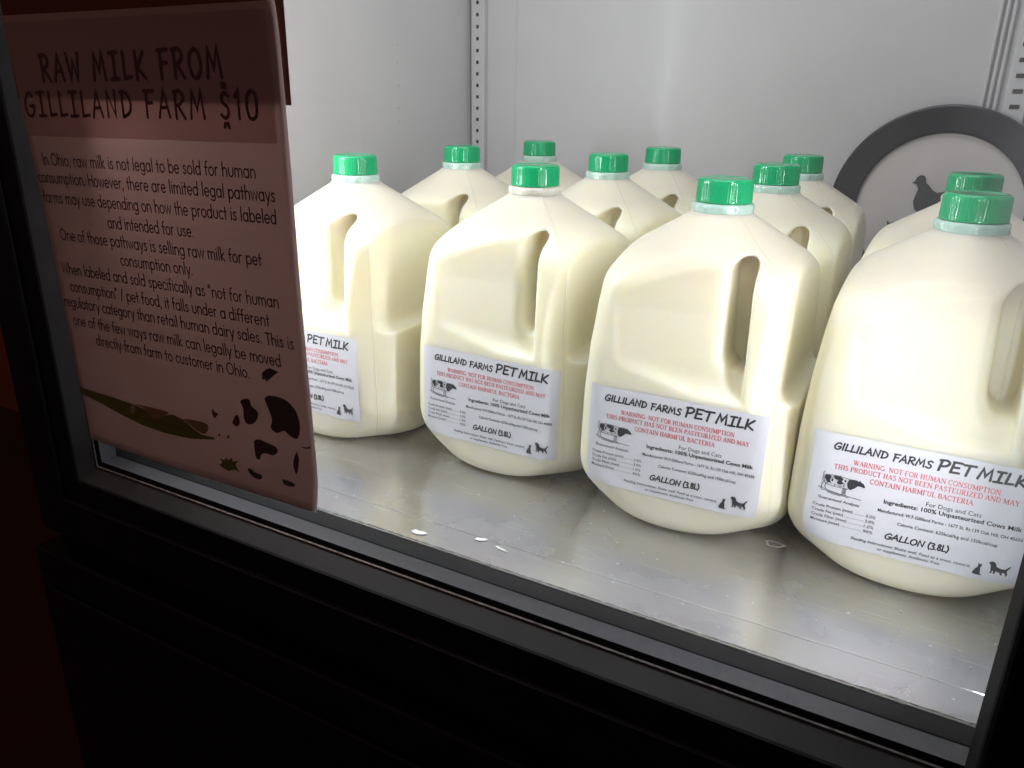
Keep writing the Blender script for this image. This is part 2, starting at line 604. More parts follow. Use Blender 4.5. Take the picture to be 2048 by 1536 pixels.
SER = {
    'W': (1.0, [([(.08, 1), (.30, 0)], 1), ([(.30, 0), (.50, 1)], h_), ([(.44, 1), (.70, 0)], 1), ([(.70, 0), (.93, 1)], h_), _sf(.1, 1), _sf(.5, 1), _sf(.92, 1, .1)]),
    'A': (.76, [([(.06, 0), (.36, 1)], h_), ([(.36, 1), (.66, 0)], 1), ([(.17, .34), (.54, .34)], h_), _sf(.06, 0, .1), _sf(.66, 0, .12)]),
    'R': (.72, [([(.14, 1), (.14, 0)], 1), (arc(.32, .75, .24, .25, 90, -90, 8), .8), ([(.14, 1), (.32, 1)], h_), ([(.14, .5), (.32, .5)], h_), ([(.32, .5), (.64, 0)], 1), _sf(.14, 0), _sf(.1, 1, .1), _sf(.64, 0, .08)]),
    'N': (.80, [([(.12, 0), (.12, 1)], h_), ([(.12, 1), (.68, 0)], 1), ([(.68, 0), (.68, 1)], h_), _sf(.12, 0, .12), _sf(.08, 1, .1), _sf(.68, 1, .12)]),
    'I': (.38, [([(.19, 1), (.19, 0)], 1), _sf(.19, 0), _sf(.19, 1)]),
    'G': (.80, [(arc(.40, .5, .34, .5, 50, 330, 16), .8), ([(.68, .42), (.68, .08)], 1), _sf(.68, .42, .12)]),
    'O': (.80, [(arc(.40, .5, .34, .5, 0, 360, 18), .8)]),
    'T': (.70, [([(.35, 1), (.35, 0)], 1), ([(.04, 1), (.66, 1)], h_), ([(.04, 1), (.04, .82)], h_), ([(.66, 1), (.66, .82)], h_), _sf(.35, 0)]),
    'F': (.62, [([(.14, 1), (.14, 0)], 1), ([(.04, 1), (.56, 1)], h_), ([(.56, 1), (.56, .82)], h_), ([(.14, .52), (.44, .52)], h_), _sf(.14, 0)]),
    'H': (.80, [([(.16, 1), (.16, 0)], 1), ([(.64, 1), (.64, 0)], 1), ([(.16, .52), (.64, .52)], h_), _sf(.16, 0), _sf(.16, 1), _sf(.64, 0), _sf(.64, 1)]),
    'U': (.78, [([(.16, 1), (.16, .3)] + arc(.40, .28, .24, .27, 180, 360, 8) + [(.64, 1)], .7), _sf(.16, 1), _sf(.64, 1, .12)]),
    'M': (.96, [([(.14, 0), (.14, 1)], h_), ([(.14, 1), (.47, .08)], 1), ([(.47, .08), (.80, 1)], h_), ([(.80, 1), (.80, 0)], 1), _sf(.14, 0, .11), _sf(.80, 0), _sf(.10, 1, .08), _sf(.84, 1, .08)]),
    'C': (.72, [(arc(.40, .5, .34, .5, 48, 312, 16), .8), ([(.63, .98), (.63, .80)], h_)]),
    'S': (.58, [(smooth_line([(.48, .82), (.28, 1.0), (.10, .78), (.26, .56), (.46, .40), (.48, .16), (.28, .0), (.08, .14)]), .8)]),
    'P': (.62, [([(.14, 1), (.14, 0)], 1), (arc(.32, .73, .24, .27, 90, -90, 8), .8), ([(.14, 1), (.32, 1)], h_), ([(.14, .46), (.32, .46)], h_), _sf(.14, 0)]),
    'D': (.78, [([(.15, 1), (.15, 0)], 1), (arc(.30, .5, .40, .5, 90, -90, 12), .8), ([(.06, 1), (.30, 1)], h_), ([(.06, 0), (.30, 0)], h_)]),
    'B': (.68, [([(.14, 1), (.14, 0)], 1), (arc(.30, .76, .24, .24, 90, -90, 8), .8), (arc(.32, .26, .28, .26, 90, -90, 8), .8), ([(.05, 1), (.3, 1)], h_), ([(.05, 0), (.32, 0)], h_)]),
    'E': (.66, [([(.15, 1), (.15, 0)], 1), ([(.05, 1), (.56, 1)], h_), ([(.56, 1), (.56, .83)], h_), ([(.15, .52), (.44, .52)], h_), ([(.05, 0), (.60, 0)], h_), ([(.60, 0), (.60, .2)], h_)]),
    'L': (.62, [([(.15, 1), (.15, 0)], 1), ([(.05, 0), (.56, 0)], h_), ([(.56, 0), (.56, .2)], h_), _sf(.15, 1)]),
    'Y': (.76, [([(.08, 1), (.38, .46)], 1), ([(.68, 1), (.38, .46)], h_), ([(.38, .46), (.38, 0)], 1), _sf(.10, 1), _sf(.66, 1, .1), _sf(.38, 0)]),
    'Z': (.66, [([(.08, 1), (.56, 1)], h_), ([(.56, 1), (.08, 0)], 1), ([(.08, 0), (.58, 0)], h_), ([(.58, 0), (.58, .2)], h_)]),
    ':': (.28, [([(.13, .10), (.14, .12)], 1.3), ([(.13, .52), (.14, .54)], 1.3)]),
    '.': (.26, [([(.12, .05), (.13, .06)], 1.3)]),
    ' ': (.28, []),
}


class Ink:
    """flat lettering collected as 2D points (u, v) with a lift index; mapped to a surface later"""

    def __init__(self):
        self.v, self.lift, self.f, self.m = [], [], [], []
        self.k = 0

    def ribbon(self, pts, wd, m=0, caps=True):
        p = [np.array(q, float) for q in pts]
        q = [p[0]]
        for a in p[1:]:
            if np.linalg.norm(a - q[-1]) > 1e-6:
                q.append(a)
        p = q
        if len(p) < 2:
            return
        closed = np.linalg.norm(p[0] - p[-1]) < 1e-5 and len(p) > 3
        n = len(p)
        h = wd / 2
        base = len(self.v)
        self.k += 1
        for i in range(n):
            if closed:
                a = p[i - 1] if i > 0 else p[n - 2]
                b = p[i + 1] if i < n - 1 else p[1]
            else:
                a = p[max(0, i - 1)]
                b = p[min(n - 1, i + 1)]
            d0 = p[i] - a
            d1 = b - p[i]
            if np.linalg.norm(d0) < 1e-9:
                d0 = d1
            if np.linalg.norm(d1) < 1e-9:
                d1 = d0
            d0 = d0 / np.linalg.norm(d0)
            d1 = d1 / np.linalg.norm(d1)
            n0 = np.array([-d0[1], d0[0]])
            n1 = np.array([-d1[1], d1[0]])
            mm = n0 + n1
            L = np.linalg.norm(mm)
            mm = n0 if L < 0.2 else mm / L
            c = max(0.45, float(mm @ n0))
            self.v += [p[i] + mm * h / c, p[i] - mm * h / c]
            self.lift += [self.k, self.k]
        for i in range(n - 1):
            j = base + 2 * i
            self.f.append((j, j + 1, j + 3, j + 2))
            self.m.append(m)
        if caps and not closed:
            for e, o in ((0, 1), (n - 1, n - 2)):
                d = p[e] - p[o]
                a0 = math.atan2(d[1], d[0])
                b0 = len(self.v)
                for t in range(7):
                    a = a0 - math.pi / 2 + math.pi * t / 6
                    self.v.append(p[e] + h * np.array([math.cos(a), math.sin(a)]))
                    self.lift.append(self.k)
                self.f.append(tuple(range(b0, b0 + 7)))
                self.m.append(m)

    def poly(self, pts, m=0):
        self.k += 1
        b = len(self.v)
        tri = tessellate_polygon([[Vector((q[0], q[1], 0)) for q in pts]])
        self.v += [np.array(q, float) for q in pts]
        self.lift += [self.k] * len(pts)
        for t in tri:
            self.f.append(tuple(b + i for i in t))
            self.m.append(m)

    def soup(self, verts, faces, m=0):
        self.k += 1
        b = len(self.v)
        self.v += [np.array(q, float) for q in verts]
        self.lift += [self.k] * len(verts)
        for t in faces:
            self.f.append(tuple(b + i for i in t))
            self.m.append(m)

    def text(self, s, font, p0, p1, cap, wt, m=0, slant=0.0, jit=0.0, serif=False, g=0.06):
        """fit the string between baseline points p0 and p1, cap height cap (units of p)"""
        adv = [font[c][0] for c in s]
        total = sum(adv) + g * (len(s) - 1)
        p0 = np.array(p0, float)
        p1 = np.array(p1, float)
        W = np.linalg.norm(p1 - p0)
        ex = (p1 - p0) / W
        ey = np.array([-ex[1], ex[0]])
        sx = W / total
        x = 0.0
        for c, a in zip(s, adv):
            dy = rng.normal(0, jit)
            for st in font[c][1]:
                ww = wt
                if serif:
                    st, k = st
                    ww = wt * k
                elif st and st[0] == 'c':
                    st = smooth_line(st[1:])
                pts = [p0 + ex * (x + q[0] + slant * q[1]) * sx + ey * (q[1] + dy) * cap for q in st]
                self.ribbon(pts, ww, m, caps=not serif)
            x += a + g


_fc = bpy.data.curves.new("tmp_text", 'FONT')
_fo = bpy.data.objects.new("tmp_text", _fc)
COL.objects.link(_fo)


def sans(ink, s, p0, p1, cap, m=0, bold=0.0, shear=0.0):
    _fc.body = s
    _fc.size = 1.0
    _fc.offset = bold
    _fc.shear = shear
    _fc.resolution_u = 2
    _fc.space_character = 1.0
    dg = bpy.context.evaluated_depsgraph_get()
    dg.update()
    ev = _fo.evaluated_get(dg)
    me = ev.to_mesh()
    V = np.array([v.co[:2] for v in me.vertices])
    F = [tuple(p.vertices) for p in me.polygons]
    ev.to_mesh_clear()
    if not len(V):
        return
    x0, x1 = V[:, 0].min(), V[:, 0].max()
    p0 = np.array(p0, float)
    p1 = np.array(p1, float)
    W = np.linalg.norm(p1 - p0)
    ex = (p1 - p0) / W
    ey = np.array([-ex[1], ex[0]])
    u = (V[:, 0] - x0) / (x1 - x0) * W
    v = V[:, 1] / 0.73 * cap
    P = p0 + u[:, None] * ex + v[:, None] * ey
    ink.soup(list(P), F, m)


# ------------------------------------------------------------------ the jug as a distance field (millimetres)
_zp = np.array([-20, 0, 10, 28, 60, 95, 130, 160, 185, 205, 230, 260.])
_ap = np.array([70, 72, 75.5, 77.0, 76.8, 76.0, 73.8, 70.5, 66.8, 63.0, 58.0, 52.0])
_zt = np.arange(-20, 261, 0.5)
_at = np.interp(_zt, _zp, _ap)
_ker = np.exp(-0.5 * (np.arange(-16, 17) * 0.5 / 1.7) ** 2)
_ker /= _ker.sum()
_at = np.convolve(np.pad(_at, 16, mode='edge'), _ker, mode='valid')
_rt = np.interp(_zt, [0, 30, 150, 181, 215, 222, 260], [27, 26, 24, 22, 22, 22, 22])


def smax(a, b, k):
    h = np.clip(0.5 + 0.5 * (a - b) / k, 0, 1)
    return b + (a - b) * h + k * h * (1 - h)


def smin(a, b, k):
    return -smax(-a, -b, k)


def rrect(x, y, a, r):
    qx = np.abs(x) - (a - r)
    qy = np.abs(y) - (a - r)
    return np.hypot(np.maximum(qx, 0), np.maximum(qy, 0)) + np.minimum(np.maximum(qx, qy), 0) - r


def shell(x, y, z):
    a = np.interp(z, _zt, _at)
    r = np.minimum(np.interp(z, _zt, _rt), a)
    d = rrect(x, y, a, r)
    # round dome of the shoulders running up to the neck
    rr = np.hypot(x, y)
    dome = ((rr - 22.5) * 0.61 + (z - 222.5)) / 1.17
    d = smax(d, dome, 9.0)
    # cut bottom corners
    ca, sa = 0.70, 0.714
    dg = (np.abs(x) + np.abs(y)) / math.sqrt(2)
    cut = (dg - 68.0) * ca - z * sa
    d = smax(d, cut, 12.0)
    d = smax(d, -z, 9.0)
    return d


def rr_(x, y):
    return np.hypot(x, y)


def jug(x, y, z):
    d = shell(x, y, z)
    d = smax(d, z - 227.0, 1.0)
    neck = np.maximum(np.hypot(x, y) - 18.5, np.maximum(z - 236, 200 - z))
    d = smin(d, neck, 2.5)
    collar = np.maximum(rr_(x, y) - 21.6, np.abs(z - 221.0) - 2.2)
    d = smin(d, collar, 2.0)
    # ---- handle: a shallow panel on the front, a slot behind the bar, a flat side panel, a flattened outer edge
    yy = -y
    pa = np.interp(np.clip(z, 95, 163), _zt, _at)
    taper = np.interp(z, [95, 205], [1.0, -3.0])
    b1 = smax((41.5 + taper) - x, (41.5 + taper) - yy, 4.0)          # negative inside the bar
    nx, ny = 0.095, 0.9955
    p1 = (x * nx + yy * ny) - (-46 * nx + (pa - 1.5) * ny)           # panel leans in towards the bar
    zb = 115.0 - 0.30 * (yy - 55) + 0.20 * np.maximum(10 - x, 0)
    ztp = 207.0 - 0.44 * np.maximum(28 - x, 0)
    s1 = smax(-p1, zb - z, 12.0)
    s1 = smax(s1, z - ztp, 7.0)
    s1 = smax(s1, -51.0 - x - 0.16 * (z - 150.0), 6.0)
    s1 = np.maximum(s1, 20 - yy)
    xc = np.interp(z, [126, 203], [34.0, 31.0])
    zq = np.abs(z - 165.5) - 25.0
    s2 = np.hypot(x - xc, np.maximum(zq, 0) * np.where(z > 165.5, 0.80, 0.66)) - 9.0   # upright oval slot
    s2 = np.maximum(s2, 33 - yy)
    S = smin(s1, s2, 9.0)                               # the panel rolls smoothly into the slot ...
    S = smax(S, -b1, 2.2)                               # ... and the bar stands out with a crisp edge
    d = smax(d, -S, 2.4)
    s3 = smax(-(x + 0.042 * yy - 64.5), 106.0 - z, 11.0)
    d = smax(d, -s3, 2.5)
    cham = (x + yy) / math.sqrt(2) - np.interp(z, [30, 118, 260], [98.0, 86.0, 86.0])
    d = smax(d, np.where(x + yy > 0, cham, -50.0), 1.8)
    return d


def surface_nets(f, lo, hi, h):
    xs = np.arange(lo[0], hi[0] + h, h)
    ys = np.arange(lo[1], hi[1] + h, h)
    zs = np.arange(lo[2], hi[2] + h, h)
    X, Y, Z = np.meshgrid(xs, ys, zs, indexing='ij')
    Fv = f(X, Y, Z)
    ins = Fv < 0
    nx, ny, nz = Fv.shape
    acc = np.zeros((nx - 1, ny - 1, nz - 1, 3))
    cnt = np.zeros((nx - 1, ny - 1, nz - 1))
    cor = [(i, j, k) for i in (0, 1) for j in (0, 1) for k in (0, 1)]

    def sl(c):
        return Fv[c[0]:nx - 1 + c[0], c[1]:ny - 1 + c[1], c[2]:nz - 1 + c[2]]

    for a in cor:
        for ax in range(3):
            if a[ax] == 0:
                b = list(a)
                b[ax] = 1
                fa, fb = sl(a), sl(tuple(b))
                cr = (fa < 0) != (fb < 0)
                t = np.where(cr, fa / np.where(cr, fa - fb, 1), 0)
                for q in range(3):
                    val = a[q] + (t if q == ax else 0)
                    acc[..., q] += np.where(cr, val, 0)
                cnt += cr
    act = cnt > 0
    idx = -np.ones(act.shape, int)
    idx[act] = np.arange(act.sum())
    I = np.argwhere(act)
    V = (I + acc[act] / cnt[act][:, None]) * h + np.array(lo)
    faces = []
    for ax in range(3):
        u, v = [(1, 2), (2, 0), (0, 1)][ax]
        s0 = [slice(None)] * 3
        s1 = [slice(None)] * 3
        s0[ax] = slice(0, -1)
        s1[ax] = slice(1, None)
        ch = ins[tuple(s0)] != ins[tuple(s1)]
        P = np.argwhere(ch)
        ok = (P[:, u] > 0) & (P[:, v] > 0) & (P[:, u] < Fv.shape[u] - 1) & (P[:, v] < Fv.shape[v] - 1)
        P = P[ok]
        flip = ins[P[:, 0], P[:, 1], P[:, 2]]
        q = []
        for du, dv in ((1, 1), (0, 1), (0, 0), (1, 0)):
            c = P.copy()
            c[:, u] -= du
            c[:, v] -= dv
            q.append(idx[c[:, 0], c[:, 1], c[:, 2]])
        q = np.stack(q, 1)
        q[~flip] = q[~flip][:, ::-1]
        faces.append(q)
    Fc = np.concatenate(faces)
    return V, Fc


def project(f, V, it=3):
    e = 0.25
    for _ in range(it):
        d = f(V[:, 0], V[:, 1], V[:, 2])
        g = np.stack([f(V[:, 0] + e, V[:, 1], V[:, 2]) - f(V[:, 0] - e, V[:, 1], V[:, 2]),
                      f(V[:, 0], V[:, 1] + e, V[:, 2]) - f(V[:, 0], V[:, 1] - e, V[:, 2]),
                      f(V[:, 0], V[:, 1], V[:, 2] + e) - f(V[:, 0], V[:, 1], V[:, 2] - e)], 1) / (2 * e)
        st = d / np.maximum((g * g).sum(1), 0.15)
        V = V - np.clip(st, -0.6, 0.6)[:, None] * g
    return V


JV, JF = surface_nets(jug, (-84.3, -84.3, -3.1), (84.3, 84.3, 239.5), 1.7)
JV = project(jug, JV)


def label_map(s, t, lift):
    """s across (mm from the face centre), t height (mm) -> point on the front of the jug"""
    a = np.interp(t, _zt, _at)
    r = 26.0
    fl = a - r
    s = np.asarray(s, float)
    X = np.clip(s, -fl, fl)
    over = s - X
    th = over / r
    px = X + r * np.sin(th)
    py = -(fl) - r * np.cos(th)
    nx = np.sin(th)
    ny = -np.cos(th)
    # slide onto the real surface along the normal
    off = np.full_like(px, 1.5)
    for _ in range(8):
        d = shell(px + nx * off, py + ny * off, t)
        off = off - d
    off = off + lift
    return np.stack([px + nx * off, py + ny * off, t], 1)


# ------------------------------------------------------------------ label artwork in label space (mm, origin face centre / floor)
ART = Ink()
BLK, RED, GRY = 0, 1, 2
ART.text("GILLILAND", MARK, (-51.5, 92.3), (-20.5, 92.3), 4.6, 1.05, BLK, slant=.12, jit=.04)
ART.text("FARMS", MARK, (-17.6, 92.0), (4.0, 92.0), 4.7, 1.05, BLK, slant=.12, jit=.03)
ART.text("PET", MARK, (6.5, 91.9), (25.5, 91.9), 6.8, 1.5, BLK, slant=.14, jit=.02)
ART.text("MiLK", MARK, (27.8, 91.7), (52.8, 91.9), 6.8, 1.5, BLK, slant=.14, jit=.02)
ART.text("WARNING: NOT FOR HUMAN CONSUMPTION.", SER, (-38.6, 84.0), (42.5, 84.2), 3.1, 0.53, RED, serif=True)
ART.text("THIS PRODUCT HAS NOT BEEN PASTEURIZED AND MAY", SER, (-49.5, 79.2), (52.0, 79.6), 3.1, 0.53, RED, serif=True)
ART.text("CONTAIN HARMFUL BACTERIA.", SER, (-27.5, 73.8), (30.3, 74.2), 3.1, 0.53, RED, serif=True)
sans(ART, "For Dogs and Cats", (5.3, 67.2), (34.8, 67.6), 3.0, GRY)
sans(ART, "Ingredients: 100% Unpasteurized Cows Milk", (-17.7, 62.8), (56.3, 64.0), 2.9, BLK, bold=.02)
sans(ART, "Manufactured: W.F.Gilliland Farms - 1677 St. Rt.139 Oak Hill, OH 45656", (-20.2, 56.6), (58.0, 57.8), 2.3, GRY, bold=.010)
sans(ART, "Calorie Content: 625kcal/kg and 150kcal/cup", (-7.9, 50.0), (46.4, 51.0), 2.3, GRY, bold=.010)
ART.text("GALLON", MARK, (-13.5, 39.2), (9.0, 39.3), 4.1, 0.85, BLK, slant=.15, jit=.02)
ART.text("(3.8L)", MARK, (11.0, 39.3), (22.4, 39.8), 4.3, 0.85, BLK, slant=.1, jit=.01)
sans(ART, "Feeding Instructions: Shake well. Feed as a treat, reward,", (-32.3, 32.9), (35.4, 33.6), 2.0, GRY, bold=.010, shear=.2)
sans(ART, "or supplement, Antibiotic Free", (-16.2, 29.6), (19.3, 30.0), 2.0, GRY, bold=.010, shear=.2)
sans(ART, "Guaranteed Analysis", (-56.0, 56.9), (-31.0, 56.3), 2.1, GRY, bold=.008)
for txt, val, z0 in (("Crude Protein (min)", "3.0%", 51.0), ("Crude Fat (min)", "3.0%", 47.4), ("Crude Fiber (max)", "1.0%", 43.8), ("Moisture (max)", "90%", 40.2)):
    wv = 1.28 * len(txt)
    sans(ART, txt, (-58.5, z0), (-58.5 + wv, z0), 2.1, GRY, bold=.008)
    sans(ART, val, (-26.2, z0 - .5), (-20.5, z0 - .5), 2.2, GRY)
    x = -58.5 + wv + 1.0
    while x < -27.2:
        ART.ribbon([(x, z0 + .05), (x + .3, z0 + .05)], .35, GRY, caps=False)
        x += .85
dog = [(1170, 1000), (1178, 993), (1190, 988), (1203, 990), (1215, 1003), (1222, 1025), (1240, 1035), (1262, 1040), (1278, 1038), (1290, 1025),
       (1303, 1010), (1308, 1018), (1298, 1035), (1290, 1050), (1293, 1065), (1298, 1080), (1296, 1100), (1284, 1096), (1287, 1082), (1274, 1070),
       (1265, 1068), (1262, 1080), (1268, 1092), (1255, 1092), (1248, 1075), (1235, 1068), (1222, 1066), (1220, 1085), (1205, 1088), (1210, 1072),
       (1202, 1060), (1198, 1085), (1184, 1084), (1192, 1070), (1188, 1045), (1186, 1022), (1178, 1012)]
cat = [(1075, 1078), (1080, 1060), (1088, 1045), (1100, 1030), (1107, 1018), (1108, 1006), (1113, 1011), (1118, 1007), (1124, 1018), (1118, 1026),
       (1117, 1045), (1120, 1065), (1120, 1073), (1128, 1079), (1118, 1082), (1095, 1080), (1078, 1081)]
ART.poly([(44.3 + (x - 1170) * .083, 41.0 - (y - .10 * (x - 1170) - 988) * .083) for x, y in dog], BLK)
cat = [(0, 0), (.3, 1.6), (1.0, 3.2), (2.0, 4.6), (2.4, 5.4), (2.3, 6.4), (2.4, 7.6), (3.0, 7.0), (3.6, 7.0), (4.2, 7.6), (4.3, 6.3), (4.0, 5.4), (3.7, 4.9), (4.0, 3.2), (4.1, 1.0), (5.0, .5), (5.0, 0), (2.4, -.2)]
ART.poly([(36.9 + x, 30.2 + y * 1.05) for x, y in cat], BLK)


def cw(x, y):
    return (-56.5 + (x - 320) * .092, 75.6 - (y - .18 * (x - 320) - 462) * .085)


cowp = [[(355, 488), (375, 486), (392, 500), (385, 530), (392, 550), (372, 552), (360, 530), (352, 515)],
        [(405, 494), (450, 500), (470, 515), (462, 540), (480, 556), (452, 566), (430, 552), (438, 530), (415, 520)],
        [(505, 520), (545, 522), (566, 530), (575, 522), (583, 534), (600, 548), (613, 572), (606, 580), (588, 572), (566, 568), (548, 588), (522, 604), (506, 590), (498, 555)],
        [(395, 512), (408, 528), (402, 545), (394, 535)], [(418, 560), (428, 572), (415, 576)], [(474, 520), (490, 528), (486, 545), (478, 536)]]
for pg in cowp:
    ART.poly([cw(*q) for q in pg], BLK)
for ln in ([(352, 488), (400, 490), (450, 497), (505, 516), (560, 524)], [(346, 462), (338, 478), (342, 505), (338, 530), (346, 540)], [(352, 500), (350, 540), (362, 562), (410, 580), (470, 592), (505, 598)],
           [(350, 545), (338, 572), (340, 596), (334, 606)], [(364, 560), (358, 584), (366, 606), (376, 612)], [(480, 592), (474, 620), (478, 640), (470, 646)], [(496, 596), (494, 640), (502, 648)],
           [(486, 596), (486, 640)], [(318, 590), (400, 622), (480, 648), (600, 680)], [(340, 612), (440, 642), (520, 668)], [(380, 632), (470, 660)], [(368, 558), (380, 545), (400, 560)], [(440, 566), (452, 580), (470, 575)],
           [(410, 500), (402, 515)], [(486, 560), (476, 570), (484, 584)]):
    ART.ribbon([cw(*q) for q in ln], .36, BLK)
bpy.data.objects.remove(_fo)
bpy.data.curves.remove(_fc)
ART_V = np.array(ART.v)
ART_L = np.array(ART.lift)

LS0, LS1, LT0, LT1 = -64.0, 62.5, 26.5, 102.5


def build_label(parent, dx, dz, tilt, corner=None):
    c, s = math.cos(tilt), math.sin(tilt)

    def tr(P):
        q = P - np.array([0, 64.5])
        return np.stack([q[:, 0] * c - q[:, 1] * s + dx, q[:, 0] * s + q[:, 1] * c + 64.5 + dz], 1)

    nu, nv = 90, 40
    rad = 1.6
    U, Vv = np.meshgrid(np.linspace(LS0, LS1, nu + 1), np.linspace(LT0, LT1, nv + 1), indexing='ij')
    P = tr(np.stack([U.ravel(), Vv.ravel()], 1))
    # slightly uneven application: small lifts along the borders
    ed = np.minimum(np.minimum(U - LS0, LS1 - U), np.minimum(Vv - LT0, LT1 - Vv)).ravel()
    lift = 0.12 + 0.10 * np.exp(-ed / 3.0) * (1 + np.sin(U.ravel() * .31 + dx) * np.sin(Vv.ravel() * .22))
    if corner:                                          # one corner has come unstuck
        cu, cv, amp = corner
        lift = lift + amp * np.clip(1 - np.hypot(U.ravel() - cu, Vv.ravel() - cv) / 10.0, 0, 1) ** 2
    G = label_map(P[:, 0], P[:, 1], lift)
    n0 = len(G)
    faces = []
    for i in range(nu):
        for j in range(nv):
            a = i * (nv + 1) + j
            faces.append((a, a + nv + 1, a + nv + 2, a + 1))
    lab = mesh_obj("label", G * MM, faces, M_LABEL, parent, smooth=True)
    Q = tr(ART_V)
    A = label_map(Q[:, 0], Q[:, 1], 0.30 + ART_L * 0.0004)
    fm = np.array(ART.m)
    for code, nm, mt in ((BLK, "black_print", M_INK), (RED, "red_warning_print", M_RED), (GRY, "fine_print", M_GREY)):
        fs = [f for f, k in zip(ART.f, fm) if k == code]
        used = sorted({i for f in fs for i in f})
        re = {k: i for i, k in enumerate(used)}
        mesh_obj(nm, A[used] * MM, [tuple(re[i] for i in f) for f in fs], mt, lab)
    return lab


# ------------------------------------------------------------------ cap and band
def lathe(prof, n, ridge=None):
    V, F = [], []
    for (r, z, rg) in prof:
        for i in range(n):
            a = 2 * math.pi * i / n
            rr = r - (rg if (i % 4) in (0, 1) else 0.0)
            V.append((rr * math.cos(a), rr * math.sin(a), z))
    for k in range(len(prof) - 1):
        for i in range(n):
            j = (i + 1) % n
            F.append((k * n + i, k * n + j, (k + 1) * n + j, (k + 1) * n + i))
    return V, F


def build_cap(parent):
    prof = [(17.5, 230.6, 0), (19.2, 230.4, 0), (19.6, 230.8, 0), (19.6, 231.8, 0), (19.55, 232.2, .16), (19.3, 243.2, .16), (19.2, 244.2, .1), (18.9, 245.4, 0), (18.2, 246.3, 0), (17.2, 246.75, 0), (15.5, 246.8, 0), (15.0, 246.5, 0), (8, 246.45, 0), (.4, 246.45, 0)]
    V, F = lathe(prof, 280)
    F.append(tuple(len(prof) * 280 - 280 + i for i in range(280)))
    o = mesh_obj("cap", np.array(V) * MM, F, M_CAP, parent, smooth=True)
    return o


def build_band(parent, material):
    n = 200
    rows = [(18.9, 230.2), (20.3, 230.0), (20.8, 229.2), (20.85, 227.4), (20.8, 225.6), (21.3, 224.6), (21.1, 223.4), (19.2, 223.0)]
    V, F = [], []
    for k, (r, z) in enumerate(rows):
        for i in range(n):
            a = 2 * math.pi * i / n
            t = (a * 11 / (2 * math.pi)) % 1.0
            bump = 1.0 * max(0, 1 - ((t - .5) / .36) ** 2) if k in (3,) else (0.6 * max(0, 1 - ((t - .5) / .36) ** 2) if k in (2, 4) else 0)
            V.append(((r + bump) * math.cos(a), (r + bump) * math.sin(a), z))
    for k in range(len(rows) - 1):
        for i in range(n):
            j = (i + 1) % n
            F.append((k * n + i, (k + 1) * n + i, (k + 1) * n + j, k * n + j))
    return mesh_obj("tamper_band", np.array(V) * MM, F, material, parent, smooth=True)


# ------------------------------------------------------------------ the cooler
GX0, GX1, GZ0, GZ1 = -0.604, 0.060, 0.0, 0.95      # clear opening of the door
FLOOR_Y0 = 0.395
BACK_Y = 1.03
WX0, WX1 = -0.640, 0.46
TOPZ = 1.02

cooler = empty("display_cooler", "black glass-door cooler with pale grey inside and steel floor", "cooler", (-0.1, 0.36, -1.0))
CO = Vector((-0.1, 0.36, -1.0))


def co(o):
    """make an object built in world coordinates a part of the cooler"""
    o.parent = cooler
    o.matrix_parent_inverse = Matrix.Translation(-CO)
    return o


co(box("back_panel", (WX0 - .02, WX1 + .02, BACK_Y, BACK_Y + .02, -.02, TOPZ), M_WALL))
lw = co(box("side_panel", (WX0 - .02, WX0, 0.400, BACK_Y - .001, -.02, TOPZ), M_WALL))
co(box("side_panel", (WX1, WX1 + .02, 0.400, BACK_Y - .001, -.02, TOPZ), M_WALL))
co(box("ceiling_panel", (WX0 - .02, WX1 + .02, 0.400, BACK_Y + .02, TOPZ, TOPZ + .02), M_WALL))

# rivets down the left side panel, a joint strip on the back panel
riv = None
for ry, rz in ((0.857, 0.3547), (0.856, 0.3352), (0.8565, 0.3072), (0.855, 0.2811), (0.854, 0.2649)):
    bm = bmesh.new()
    bmesh.ops.create_uvsphere(bm, u_segments=16, v_segments=8, radius=0.0017)
    for v in bm.verts:
        v.co.x *= 0.5
    o = bm_obj("rivet", bm, M_EDGE, smooth=True)
    o.location = (WX0, ry, rz)
    co(o)
co(box("joint_strip", (-0.5682, -0.5662, BACK_Y - .0012, BACK_Y + .001, 0.0, TOPZ), M_RAIL, bevel=.0005))

co(box("fill_lamp_box", (-0.60, 0.16, 0.43, 0.81, 1.000, 1.018), M_STRIP, bevel=.003))  # unseen box added above the overhead fill lamp

# steel floor pan with a folded front hem
bm = bmesh.new()
bm_box(bm, WX0, WX1, 0.424, BACK_Y, -0.012, 0.0, 0.0006)
bm_box(bm, WX0, WX1, FLOOR_Y0, 0.4234, -0.012, 0.0004, 0.0010)
co(bm_obj("floor_pan", bm, M_STEEL))

# slotted uprights on the back panel
for rx in (-0.6235, 0.0345):
    bm = bmesh.new()
    wdt = 0.0105
    bm_box(bm, rx - wdt, rx + wdt, BACK_Y - .010, BACK_Y, 0.02, TOPZ - .02, 0.0015)
    if rx > -0.5:
        for k in range(3):
            bm_box(bm, rx - .032 + k * .0062, rx - .0285 + k * .0062, BACK_Y - .0045, BACK_Y, 0.02, TOPZ - .02, 0.0012)
        bm_box(bm, rx + .013, rx + .030, BACK_Y - .006, BACK_Y, 0.02, TOPZ - .02, 0.0015)
    rail = co(bm_obj("wall_rail", bm, M_RAIL))
    z = 0.05
    hw = .0019 if rx < 0 else .0046
    bm = bmesh.new()
    while z < TOPZ - .05:
        bm_box(bm, rx - hw, rx + hw, BACK_Y - .0106, BACK_Y - .0098, z, z + .0044, 0.0)
        z += 0.0152
    sl = bm_obj("slots", bm, M_HOLE, rail)

